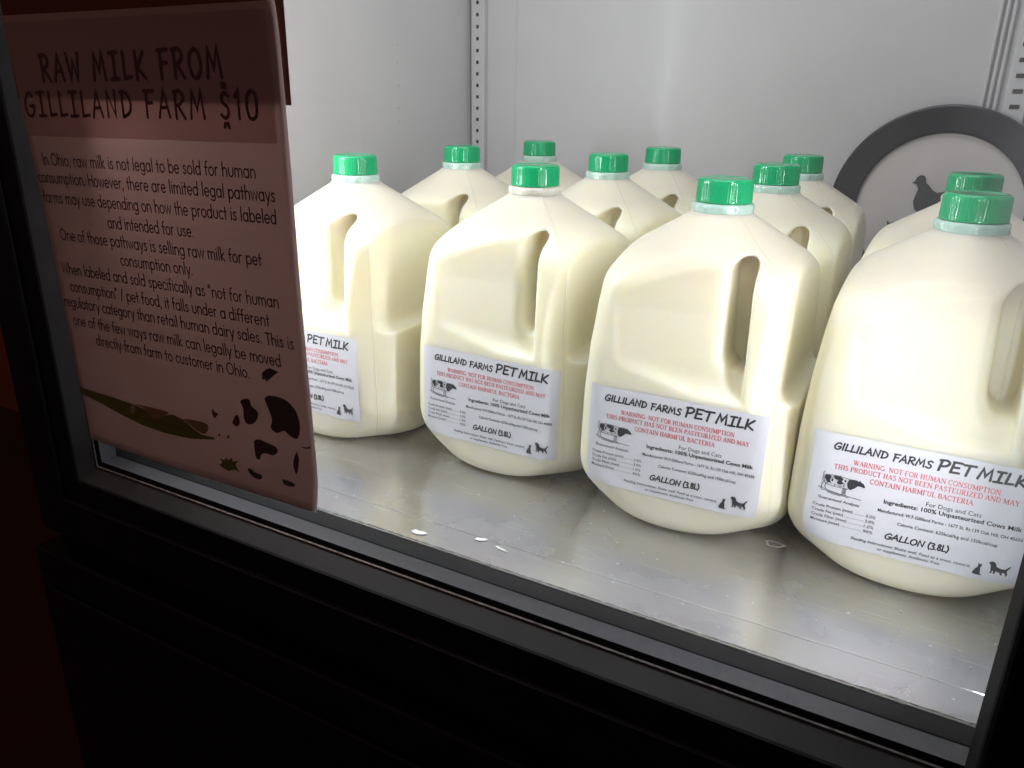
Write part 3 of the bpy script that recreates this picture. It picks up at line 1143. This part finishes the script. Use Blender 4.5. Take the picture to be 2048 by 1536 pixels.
# upright light strips behind the two jambs
for (sx, sy), sg in ((STRIP_L, 1), (STRIP_R, -1)):
    st = co(box("light_strip", (sx - .010, sx + .010, sy - .012, sy + .002, 0.0, 0.58), M_STRIP, bevel=.002))
    z = 0.025
    first = None
    while z < 0.57:
        if first is None:
            first = box("diode", (sx + sg * .004 - .0022, sx + sg * .004 + .0022, sy + .0022, sy + .0036, 0.025, 0.0295), M_LED, st)
        else:
            d = first.copy()
            COL.objects.link(d)
            d.parent = st
            d.location.z = z - 0.025
        z += 0.050


# ---- the door: members swept round the opening; a profile is a list of (outward offset, y)
def sweep(name, prof, material, parent=None, x0=GX0, x1=GX1, z0=GZ0, z1=GZ1):
    V, F = [], []
    for o, y in prof:
        V += [(x0 - o, y, z0 - o), (x1 + o, y, z0 - o), (x1 + o, y, z1 + o), (x0 - o, y, z1 + o)]
    for k in range(len(prof) - 1):
        for i in range(4):
            j = (i + 1) % 4
            F.append((k * 4 + i, k * 4 + j, (k + 1) * 4 + j, (k + 1) * 4 + i))
    return mesh_obj(name, V, F, material, parent)


dfr = co(sweep("door_frame", [(.0215, .3575), (.0225, .3560), (.0430, .3555), (.0437, .3535), (.0450, .3520), (.0810, .3515), (.0838, .3525), (.0855, .3560), (.0855, .3990), (.0300, .4000)], M_BLACK))
co(sweep("bezel", [(.0118, .3700), (.0132, .3690), (.0215, .3575)], M_BEZEL))
co(sweep("gasket", [(.0010, .3990), (.0002, .3955), (.0012, .3945), (.0060, .3862), (.0064, .3860)], M_GASKET))
co(sweep("edge_trim", [(-.0009, .3968), (-.0011, .3960), (.0002, .3953)], M_EDGE))
co(sweep("spacer", [(.0064, .3860), (.0066, .3715)], M_SPACER))
co(sweep("glass_seal", [(.0066, .3715), (.0062, .3712), (.0104, .3700)], M_GASKET))
co(sweep("glass_edge", [(.0104, .3702), (.0112, .3692), (.0118, .3698)], M_EDGE))
bm = bmesh.new()
bm_box(bm, 0.0512, 0.135, 0.325, 0.3600, -0.085, 1.03, 0.004)
co(bm_obj("door_stile", bm, M_STILE))
# single sheet of glass, a few millimetres thick as two faces
gv = [(GX0 - .0065, .3865, GZ0 - .0065), (GX1 + .0065, .3865, GZ0 - .0065), (GX1 + .0065, .3865, GZ1 + .0065), (GX0 - .0065, .3865, GZ1 + .0065)]
co(mesh_obj("glass_pane", gv, [(0, 1, 2, 3)], M_GLASS))

# base cabinet under the door
bm = bmesh.new()
bm_box(bm, -0.712, 0.60, 0.352, 1.06, -1.0, -0.112, 0.003)
bm_box(bm, -0.700, 0.60, 0.372, 1.06, -0.1115, -0.082, 0.001)
base = co(bm_obj("base_cabinet", bm, M_BLACK))
bm = bmesh.new()
bm_box(bm, -0.690, 0.58, 0.3475, 0.3518, -0.40, -0.150, 0.002)
bm_box(bm, -0.690, 0.58, 0.3475, 0.3518, -0.70, -0.415, 0.002)
co(bm_obj("kick_panel", bm, M_BLACK))
co(box("shell_panel", (-0.700, WX0 - .0205, 0.400, 1.06, -0.081, 1.05), M_BLACK, bevel=.002))
co(box("shell_panel", (WX1 + .0205, 0.60, 0.400, 1.06, -0.081, 1.05), M_BLACK, bevel=.002))
co(box("mullion_panel", (0.140, 0.60, 0.360, 0.3995, -0.081, 1.05), M_BLACK, bevel=.002))

# ------------------------------------------------------------------ room
room = mesh_obj("room_wall", [(-5, 1.7, -1), (3, 1.7, -1), (3, 1.7, 2.2), (-5, 1.7, 2.2)], [(0, 1, 2, 3)], M_ROOM)
room['kind'] = 'structure'
fl = mesh_obj("room_floor", [(-5, -3, -1), (3, -3, -1), (3, 1.7, -1), (-5, 1.7, -1)], [(0, 1, 2, 3)], M_FLOORR)
fl['kind'] = 'structure'

# ------------------------------------------------------------------ milk jugs
GROUP = "gallon milk jugs in the cooler"
JUGS = [
    # x, y, label offset (dx, dz, tilt) or None, label
    (-0.4764, 0.5698, (-7.5, 0.5, -.004), "front-row milk jug half hidden by the pink sign, its label reading only MILK"),
    (-0.3019, 0.5839, (2.5, 1.5, -.004), "front-row milk jug with a bare cream neck under its cap, right of the sign-hidden one"),
    (-0.1445, 0.5706, (-1.0, 2.5, -.006), "front-row milk jug, third from the pink sign, its whole label in view"),
    (0.0109, 0.5740, (0.0, 0.0, 0.0), "nearest, largest milk jug, cut off by the black door edge at right"),
    (-0.4739, 0.7435, None, "milk jug directly below the left slotted rail, behind the sign-hidden one"),
    (-0.4535, 0.8858, None, "milk jug whose cap stands right above the bare-necked jug's cap"),
    (-0.3041, 0.7423, None, "second-row milk jug peeking over the right shoulder of the bare-necked jug"),
    (-0.2938, 0.8750, None, "back-row milk jug in the middle, its cap left of the third front jug's cap"),
    (-0.1402, 0.7226, None, "second-row milk jug whose cap touches the right edge of a bigger front cap"),
    (-0.1423, 0.8586, None, "back-row milk jug standing just left of the round hen sign's rim"),
    (0.0096, 0.7315, None, "milk jug right behind the nearest one, its cap overlapping the hen sign"),
]
body_me = None
cap_me = None
lab_proto = None
for k, (jx, jy, lo, lb) in enumerate(JUGS):
    r = empty("milk_jug", lb, "milk jug", (jx, jy, 0.0006), GROUP)
    r.rotation_euler.z = (0.0, -0.015, 0.03, 0.01)[k] if k < 4 else random.uniform(-0.06, 0.06)
    if k == 0:
        b0 = mesh_obj("jug_body", JV * MM, JF, M_MILK, r, smooth=True)
        c0 = build_cap(r)
        n0 = build_band(r, M_BAND)
        parts = [b0, c0, n0]
    else:
        for p in parts:
            if k == 1 and p.name.startswith("tamper_band"):
                mesh_obj("neck_ring", [v.co for v in p.data.vertices], [tuple(f.vertices) for f in p.data.polygons], M_MILK, r, smooth=True)
                continue
            q = p.copy()
            COL.objects.link(q)
            q.parent = r
            if p.name.startswith("cap"):
                q.rotation_euler.z = random.uniform(0, 6.28)
            if p.name.startswith("tamper_band"):
                q.rotation_euler.z = random.uniform(0, 6.28)
    if lo is not None:
        lab_k = build_label(r, *lo, corner=((LS1, LT0, 2.2), (LS1, LT0 + 5, 1.6), (LS0, LT0, 1.8), (LS0, LT1, 1.2))[k])
        if k == 2:
            lab_proto = lab_k
    else:
        q = lab_proto.copy()
        COL.objects.link(q)
        q.parent = r
        for ch in list(lab_proto.children):
            c = ch.copy()
            COL.objects.link(c)
            c.parent = q

# ------------------------------------------------------------------ round hen sign on the back panel
SX, SZ, SY = -0.0185, 0.1835, BACK_Y - 0.0165
disc = empty("round_sign", "round white sign with thick black rim and hen silhouettes on the back wall", "sign", (SX, SY, SZ))
V, F = [], []
N = 160
prof = [(.0838, -.0005), (.0845, -.0035), (.0865, -.0045), (.1115, -.0045), (.1130, -.0035), (.1137, 0.0), (.1137, .005)]
for rr, yy in prof:
    for i in range(N):
        a = 2 * math.pi * i / N
        V.append((rr * math.cos(a), yy, rr * math.sin(a)))
for k in range(len(prof) - 1):
    for i in range(N):
        j = (i + 1) % N
        F.append((k * N + i, k * N + j, (k + 1) * N + j, (k + 1) * N + i))
mesh_obj("rim", V, F, M_RING, disc)
V = [(.085 * math.cos(2 * math.pi * i / N), 0.0, .085 * math.sin(2 * math.pi * i / N)) for i in range(N)]
mesh_obj("face", V, [tuple(range(N))], M_DISC, disc)


def flat_shape(name, pts, material, parent, y, th=.0008):
    tri = tessellate_polygon([[Vector((p[0], p[1], 0)) for p in pts]])
    n = len(pts)
    V = [(p[0], y, p[1]) for p in pts] + [(p[0], y + th, p[1]) for p in pts]
    F = [t for t in tri] + [(i, (i + 1) % n, n + (i + 1) % n, n + i) for i in range(n)]
    return mesh_obj(name, V, F, material, parent)


hen = [(-29.3, 29.9), (-26.5, 32.1), (-25.3, 36.2), (-22, 38.7), (-18.2, 38.4), (-16.2, 35.8), (-15.3, 30.8), (-11.4, 27.7), (-7.5, 23.2), (-2.8, 20.8), (3.2, 21.9), (8, 27), (10.5, 36), (12, 41.3), (16, 42), (19, 39), (21, 30), (20, 20), (16, 10),
       (8, 1.5), (0, -2.8), (-9, -3.8), (-18.0, -2.4), (-22.5, 1.7), (-24.9, 9.7), (-23.4, 18.0), (-21.9, 23.6), (-24.5, 28.6)]
flat_shape("hen_silhouette", hen, M_HEN, disc, -.0014)
hen2 = [(-48.2, -13.7), (-44.5, -16.2), (-41.0, -13.8), (-38.4, -16.4), (-36.0, -22.0), (-31, -27), (-22, -29), (-14, -26), (-12, -33), (-18, -44), (-28, -48), (-38, -44), (-43, -35), (-46, -28), (-50, -26), (-46.5, -21)]
flat_shape("chick_silhouette", hen2, M_HEN, disc, -.0014)
# hen outlines were measured in mm
for o in disc.children:
    if 'silhouette' in o.name:
        for v in o.data.vertices:
            v.co.x *= MM
            v.co.z *= MM

# ------------------------------------------------------------------ the pink sign on the outside of the glass
SK = 0.926                                       # the sheet hangs just in front of the bezel
SGX0, SGX1, SGZ1, SGZ0 = -0.6515 * SK, -0.3705 * SK, 0.0495 * SK + CAM_H, -0.2925 * SK + CAM_H
SGY = 0.3540


def sheet_y(x, z):
    u = (x - SGX0) / (SGX1 - SGX0)
    v = (z - SGZ0) / (SGZ1 - SGZ0)
    y = SGY - .0012 * np.sin(u * 3.3 + .4) * np.sin(v * 4.1 + .8) - .0006 * np.sin(v * 9 + u * 4)
    y = y - .0012 * np.clip((v - .94) / .06, 0, 1) ** 2          # top edge lifts off the glass
    y = y - .0035 * np.clip((.10 - v) / .10, 0, 1) ** 2 * (0.3 + .7 * u)
    return y


sign = empty("pink_sign", "pink paper sign about raw milk with heading, text and cow patches taped to the glass", "sign", ((SGX0 + SGX1) / 2, SGY, SGZ0))
SO = Vector(((SGX0 + SGX1) / 2, SGY, SGZ0))


def sg(o, par=None):
    o.parent = par or sign
    if par is None:
        o.matrix_parent_inverse = Matrix.Translation(-SO)
    return o


def grid_sheet(name, corners, material, off, nu=40, nv=50):
    (x00, z00), (x10, z10), (x11, z11), (x01, z01) = corners
    V, F = [], []
    for i in range(nu + 1):
        for j in range(nv + 1):
            u, v = i / nu, j / nv
            x = (x00 * (1 - u) + x10 * u) * (1 - v) + (x01 * (1 - u) + x11 * u) * v
            z = (z00 * (1 - u) + z10 * u) * (1 - v) + (z01 * (1 - u) + z11 * u) * v
            V.append((x, float(sheet_y(x, z)) - off, z))
    for i in range(nu):
        for j in range(nv):
            a = i * (nv + 1) + j
            F.append((a, a + nv + 1, a + nv + 2, a + 1))
    return mesh_obj(name, V, F, material, smooth=True)


Hc = CAM_H
sheet = grid_sheet("paper_sheet", [(x * SK, z * SK + Hc) for x, z in ((-.6345, -.2935), (-.3705, -.2920), (-.3722, .0498), (-.6515, .0490))], M_SIGN, 0.0)
sol = sheet.modifiers.new("thickness", 'SOLIDIFY')
sol.thickness = 0.0002
sol.offset = 1.0
sg(sheet)
sg(grid_sheet("header_panel", [(x * SK, z * SK + Hc) for x, z in ((-.6450, -.0368), (-.3817, -.0321), (-.3816, .0455), (-.6500, .0445))], M_SIGNTINT, 0.0003, 30, 16))

TXT = Ink()
P = lambda a: (a[0] * SK, a[1] * SK + Hc * 1000)
TXT.text("RAW MiLK FROM", MARK, P((-615.5, 3.6)), P((-423.5, 7.2)), 16.6, 2.25, 0, jit=.01, g=.24)
TXT.text("GiLLiLAND FARM $10", MARK, P((-642.5, -22.0)), P((-395.0, -17.6)), 16.2, 2.2, 0, jit=.012, g=.24)
body = [("In Ohio, raw milk is not legal to be sold for human", (-633.4, -57.9), (-402.3, -54.3)),
        ("consumption. However, there are limited legal pathways", (-643.3, -71.7), (-386.6, -68.3)),
        ("farms may use depending on how the product is labeled", (-641.7, -87.2), (-386.9, -82.6)),
        ("and intended for use.", (-563.9, -101.), (-467.7, -98.9)),
        ("One of those pathways is selling raw milk for pet", (-628.1, -116.2), (-403.8, -112.)),
        ("consumption only.", (-555.5, -128.8), (-473.9, -127.)),
        ("When labeled and sold specifically as \"not for human", (-634.1, -144.1), (-391.3, -139.9)),
        ("consumption\" / pet food, it falls under a different", (-626.2, -158.4), (-402., -154.5)),
        ("regulatory category than retail human dairy sales. This is", (-638.0, -172.1), (-380.8, -167.9)),
        ("one of the few ways raw milk can legally be moved", (-629.5, -187.3), (-394.7, -183.)),
        ("directly from farm to customer in Ohio.", (-602.3, -200.8), (-427.3, -197.8))]
for s, a, b in body:
    TXT.text(s, FUT, P(a), P(b), 8.0, 1.0, 0)
ART2 = {
    'hill': (M_GREEN, [[-638.5, -245.0], [-575.5, -245.9], [-550.6, -248.0], [-539.6, -254.6], [-528.6, -248.6], [-518.4, -245.6], [-506.9, -247.5], [-496.2, -253.0], [-487.6, -256.3], [-472.7, -255.5], [-474.2, -257.5], [-500.3, -262.7], [-531.8, -264.5], [-558.9, -263.3], [-589.0, -258.8], [-614.6, -253.9], [-637.4, -251.2]]),
    'tan': (M_TAN, [[-563.9, -245.5], [-525.3, -244.4], [-528.5, -248.3], [-538.2, -253.7], [-546.6, -252.7], [-551.7, -247.7]]),
    'tan2': (M_TAN, [[-506.3, -246.8], [-481.2, -245.3], [-480.4, -251.5], [-486.2, -255.1], [-495.0, -252.7]]),
    'oval': (M_SIGN, [[-567.3, -247.3], [-564.7, -249.1], [-565.8, -253.0], [-569.1, -255.1], [-571.7, -253.8], [-571.0, -249.9]]),
    'p1': (M_PATCH, [[-441.2, -219.3], [-436.5, -215.9], [-431.3, -215.7], [-429.8, -220.2], [-424.1, -223.8], [-425.3, -229.8], [-430.8, -235.0], [-437.2, -235.6], [-439.1, -230.3], [-438.7, -224.5]]),
    'p2': (M_PATCH, [[-415.5, -212.5], [-412.0, -208.6], [-402.0, -207.4], [-392.4, -209.3], [-385.4, -215.6], [-383.1, -224.5], [-384.3, -232.7], [-387.7, -237.5], [-393.5, -236.4], [-399.1, -233.7], [-406.5, -236.9], [-412.2, -234.2], [-410.3, -227.3], [-412.4, -219.8]]),
    'p3': (M_PATCH, [[-431.3, -250.1], [-426.0, -246.4], [-418.9, -247.2], [-408.9, -248.9], [-407.7, -252.8], [-412.9, -256.5], [-420.1, -256.6], [-424.5, -258.5], [-427.2, -263.4], [-430.8, -261.8]]),
    'e1': (M_DRED, [[-472.4, -230.4], [-469.8, -233.2], [-466.0, -234.0], [-470.8, -239.1], [-472.9, -235.9]]),
    'e2': (M_DRED, [[-452.1, -238.9], [-446.4, -230.5], [-443.8, -236.3], [-447.4, -240.7]]),
    'd1': (M_PATCH, [[-467.5, -250.7], [-466.3, -251.8], [-468.0, -253.5], [-469.1, -252.4]]),
    'd2': (M_PATCH, [[-457.9, -249.8], [-456.4, -251.2], [-458.5, -253.5], [-459.8, -252.0]]),
    'tuft': (M_GREEN, [[-471.1, -277.8], [-466.9, -275.5], [-469.8, -272.2], [-464.3, -272.6], [-462.7, -269.6], [-460.3, -271.6], [-455.9, -268.4], [-455.7, -271.7], [-449.5, -269.8], [-452.7, -273.7], [-448.6, -278.8], [-455.1, -278.2], [-459.9, -280.8], [-466.5, -279.6]]),
    'f1': (M_PATCH, [[-439.7, -273.9], [-436.0, -273.3], [-433.0, -275.1], [-425.7, -275.8], [-426.1, -279.0], [-431.5, -279.9], [-437.6, -277.5]]),
    'f2': (M_PATCH, [[-404.7, -274.3], [-401.6, -273.8], [-393.2, -274.6], [-393.3, -277.2], [-402.1, -277.8]]),
    'tail': (M_PATCH, [[-388.8, -248.2], [-387.2, -251.9], [-387.3, -256.0], [-390.4, -266.7], [-393.0, -259.9], [-391.3, -252.9]]),
    'twig': (M_PATCH, [[-385.3, -242.9], [-378.5, -242.0], [-374.4, -240.3], [-375.0, -242.3], [-379.6, -243.4]]),
    'leaf': (M_PATCH, [[-415.2, -191.3], [-410.4, -187.8], [-406.9, -186.2], [-403.5, -186.8], [-398.7, -187.8], [-405.1, -192.5], [-411.7, -197.6], [-412.8, -195.5], [-415.5, -196.8]]),
}
mats_art = [M_SIGNINK, M_GREEN, M_TAN, M_SIGN, M_PATCH, M_DRED]


def round_poly(p):
    q = smooth_line([p[-1]] + list(p) + [p[0]], 4)
    return q[4:-1] if len(q) > 12 else p


def ink_on_sheet(name, ink, mats, off):
    A = np.array(ink.v)
    L = np.array(ink.lift)
    x = A[:, 0] * MM
    z = A[:, 1] * MM
    y = sheet_y(x, z) - off - L * 4e-7
    return mesh_obj(name, np.stack([x, y, z], 1), ink.f, mats[0], mats=mats, fmat=ink.m)


sg(ink_on_sheet("printed_text", TXT, [M_SIGNINK], 0.0007))
groups = {"hill_drawing": ('hill', 'tan', 'tan2', 'oval'), "cow_drawing": ('p1', 'p2', 'p3', 'e1', 'e2', 'd1', 'd2', 'f1', 'f2', 'tail', 'twig', 'leaf'), "grass_tuft_drawing": ('tuft',)}
for nm, keys in groups.items():
    ik = Ink()
    for kk in keys:
        mt, pts = ART2[kk]
        pts = [P(q) for q in pts]
        if kk not in ('hill', 'tuft', 'twig', 'e1', 'leaf', 'd1', 'd2'):
            pts = [tuple(q) for q in round_poly(pts)]
        ik.poly(pts, mats_art.index(mt))
    sg(ink_on_sheet(nm, ik, mats_art, 0.0006))

# dark poster whose lower part shows behind and above the pink sign
po = box("dark_poster", (-0.6535 * SK, -0.3690 * SK, 0.3555, 0.3558, -0.0088 * SK + Hc, 0.30 + Hc), M_POSTER)
tag(po, "dark red-brown poster on the glass above and behind the top of the pink sign", "poster")

# ------------------------------------------------------------------ bits lying on the steel floor
def scrap(name, label, x, y, pts, rot, material, lift):
    c, s = math.cos(rot), math.sin(rot)
    n = len(pts)
    V = []
    for px, py in pts:
        V.append((px * c - py * s, px * s + py * c, 0.0003 + lift * (abs(px) * 90) ** 2 * .001))
    V += [(a, b, z + .00025) for a, b, z in V]
    tri = tessellate_polygon([[Vector((p[0], p[1], 0)) for p in pts]])
    F = [tuple(reversed(t)) for t in tri] + [tuple(n + i for i in t) for t in tri] + [(i, (i + 1) % n, n + (i + 1) % n, n + i) for i in range(n)]
    o = mesh_obj(name, V, F, material)
    o.location = (x, y, 0.0006)
    return tag(o, label, "paper scrap", "white scraps by the front edge of the cooler floor")


def floor_pt(u, v):
    d = Rm @ np.array([u - 1024, v - 768, 1576.28])
    t = -CAM_H / d[2]
    return d[0] * t, d[1] * t


SHAPE = [(-.006, -.001), (-.002, -.0028), (.003, -.002), (.007, .0004), (.003, .0022), (-.001, .0014), (-.004, .0026)]
for i, (u, v, k, rt, lb) in enumerate(((962, 1081, .75, .3, "small bright torn white paper flake near the middle of the floor's front edge"),
                                       (1002, 1100, .95, -.25, "thin sliver of white paper right of the bright torn flake"),
                                       (838, 1067, 1.0, .1, "crumpled white scrap nearest the pink sign on the steel floor"))):
    x, y = floor_pt(u, v)
    pts = [(a * k, b * k * (.4 if i == 1 else 1)) for a, b in SHAPE]
    scrap("paper_scrap", lb, x, y, pts, rt, M_SCRAP, .6)
# countless dried specks and droplets over the front of the steel floor
V, F = [], []
for i in range(170):
    sx = rng.uniform(-.36, .055)
    sy = .400 + abs(rng.normal(0, .055))
    rad = abs(rng.normal(0, .00028)) + .0002
    b0 = len(V)
    n = 9
    for q in range(n):
        a = 2 * math.pi * q / n
        rr = rad * (1 + .25 * rng.normal())
        V.append((sx + rr * math.cos(a), sy + rr * math.sin(a), .0004))
    V.append((sx, sy, .0004 + rad * .45))
    F += [(b0 + q, b0 + (q + 1) % n, b0 + n) for q in range(n)]
o = mesh_obj("floor_specks", V, F, M_STAIN, smooth=True)
o['kind'] = 'stuff'
tag(o, "tiny dried white specks scattered over the front of the steel floor", "specks")
x, y = floor_pt(1548, 1089)
n = 36
V, F = [], []
for i in range(n):
    a = 2 * math.pi * i / n
    q = 1 + .14 * math.sin(3 * a + 1) + .08 * math.sin(5 * a)
    for rr, zz in ((.0036, .0001), (.0046, .0005), (.0056, .0001)):
        V.append((rr * q * 1.25 * math.cos(a), rr * q * .8 * math.sin(a), zz))
for i in range(n):
    j = (i + 1) % n
    for k in range(2):
        F.append((i * 3 + k, i * 3 + k + 1, j * 3 + k + 1, j * 3 + k))
o = mesh_obj("dried_drip", V, F, M_STAIN, smooth=True)
o.location = (x, y, .0003)
tag(o, "dried ring-shaped milk drip on the steel floor between the two rightmost front jugs", "spill")
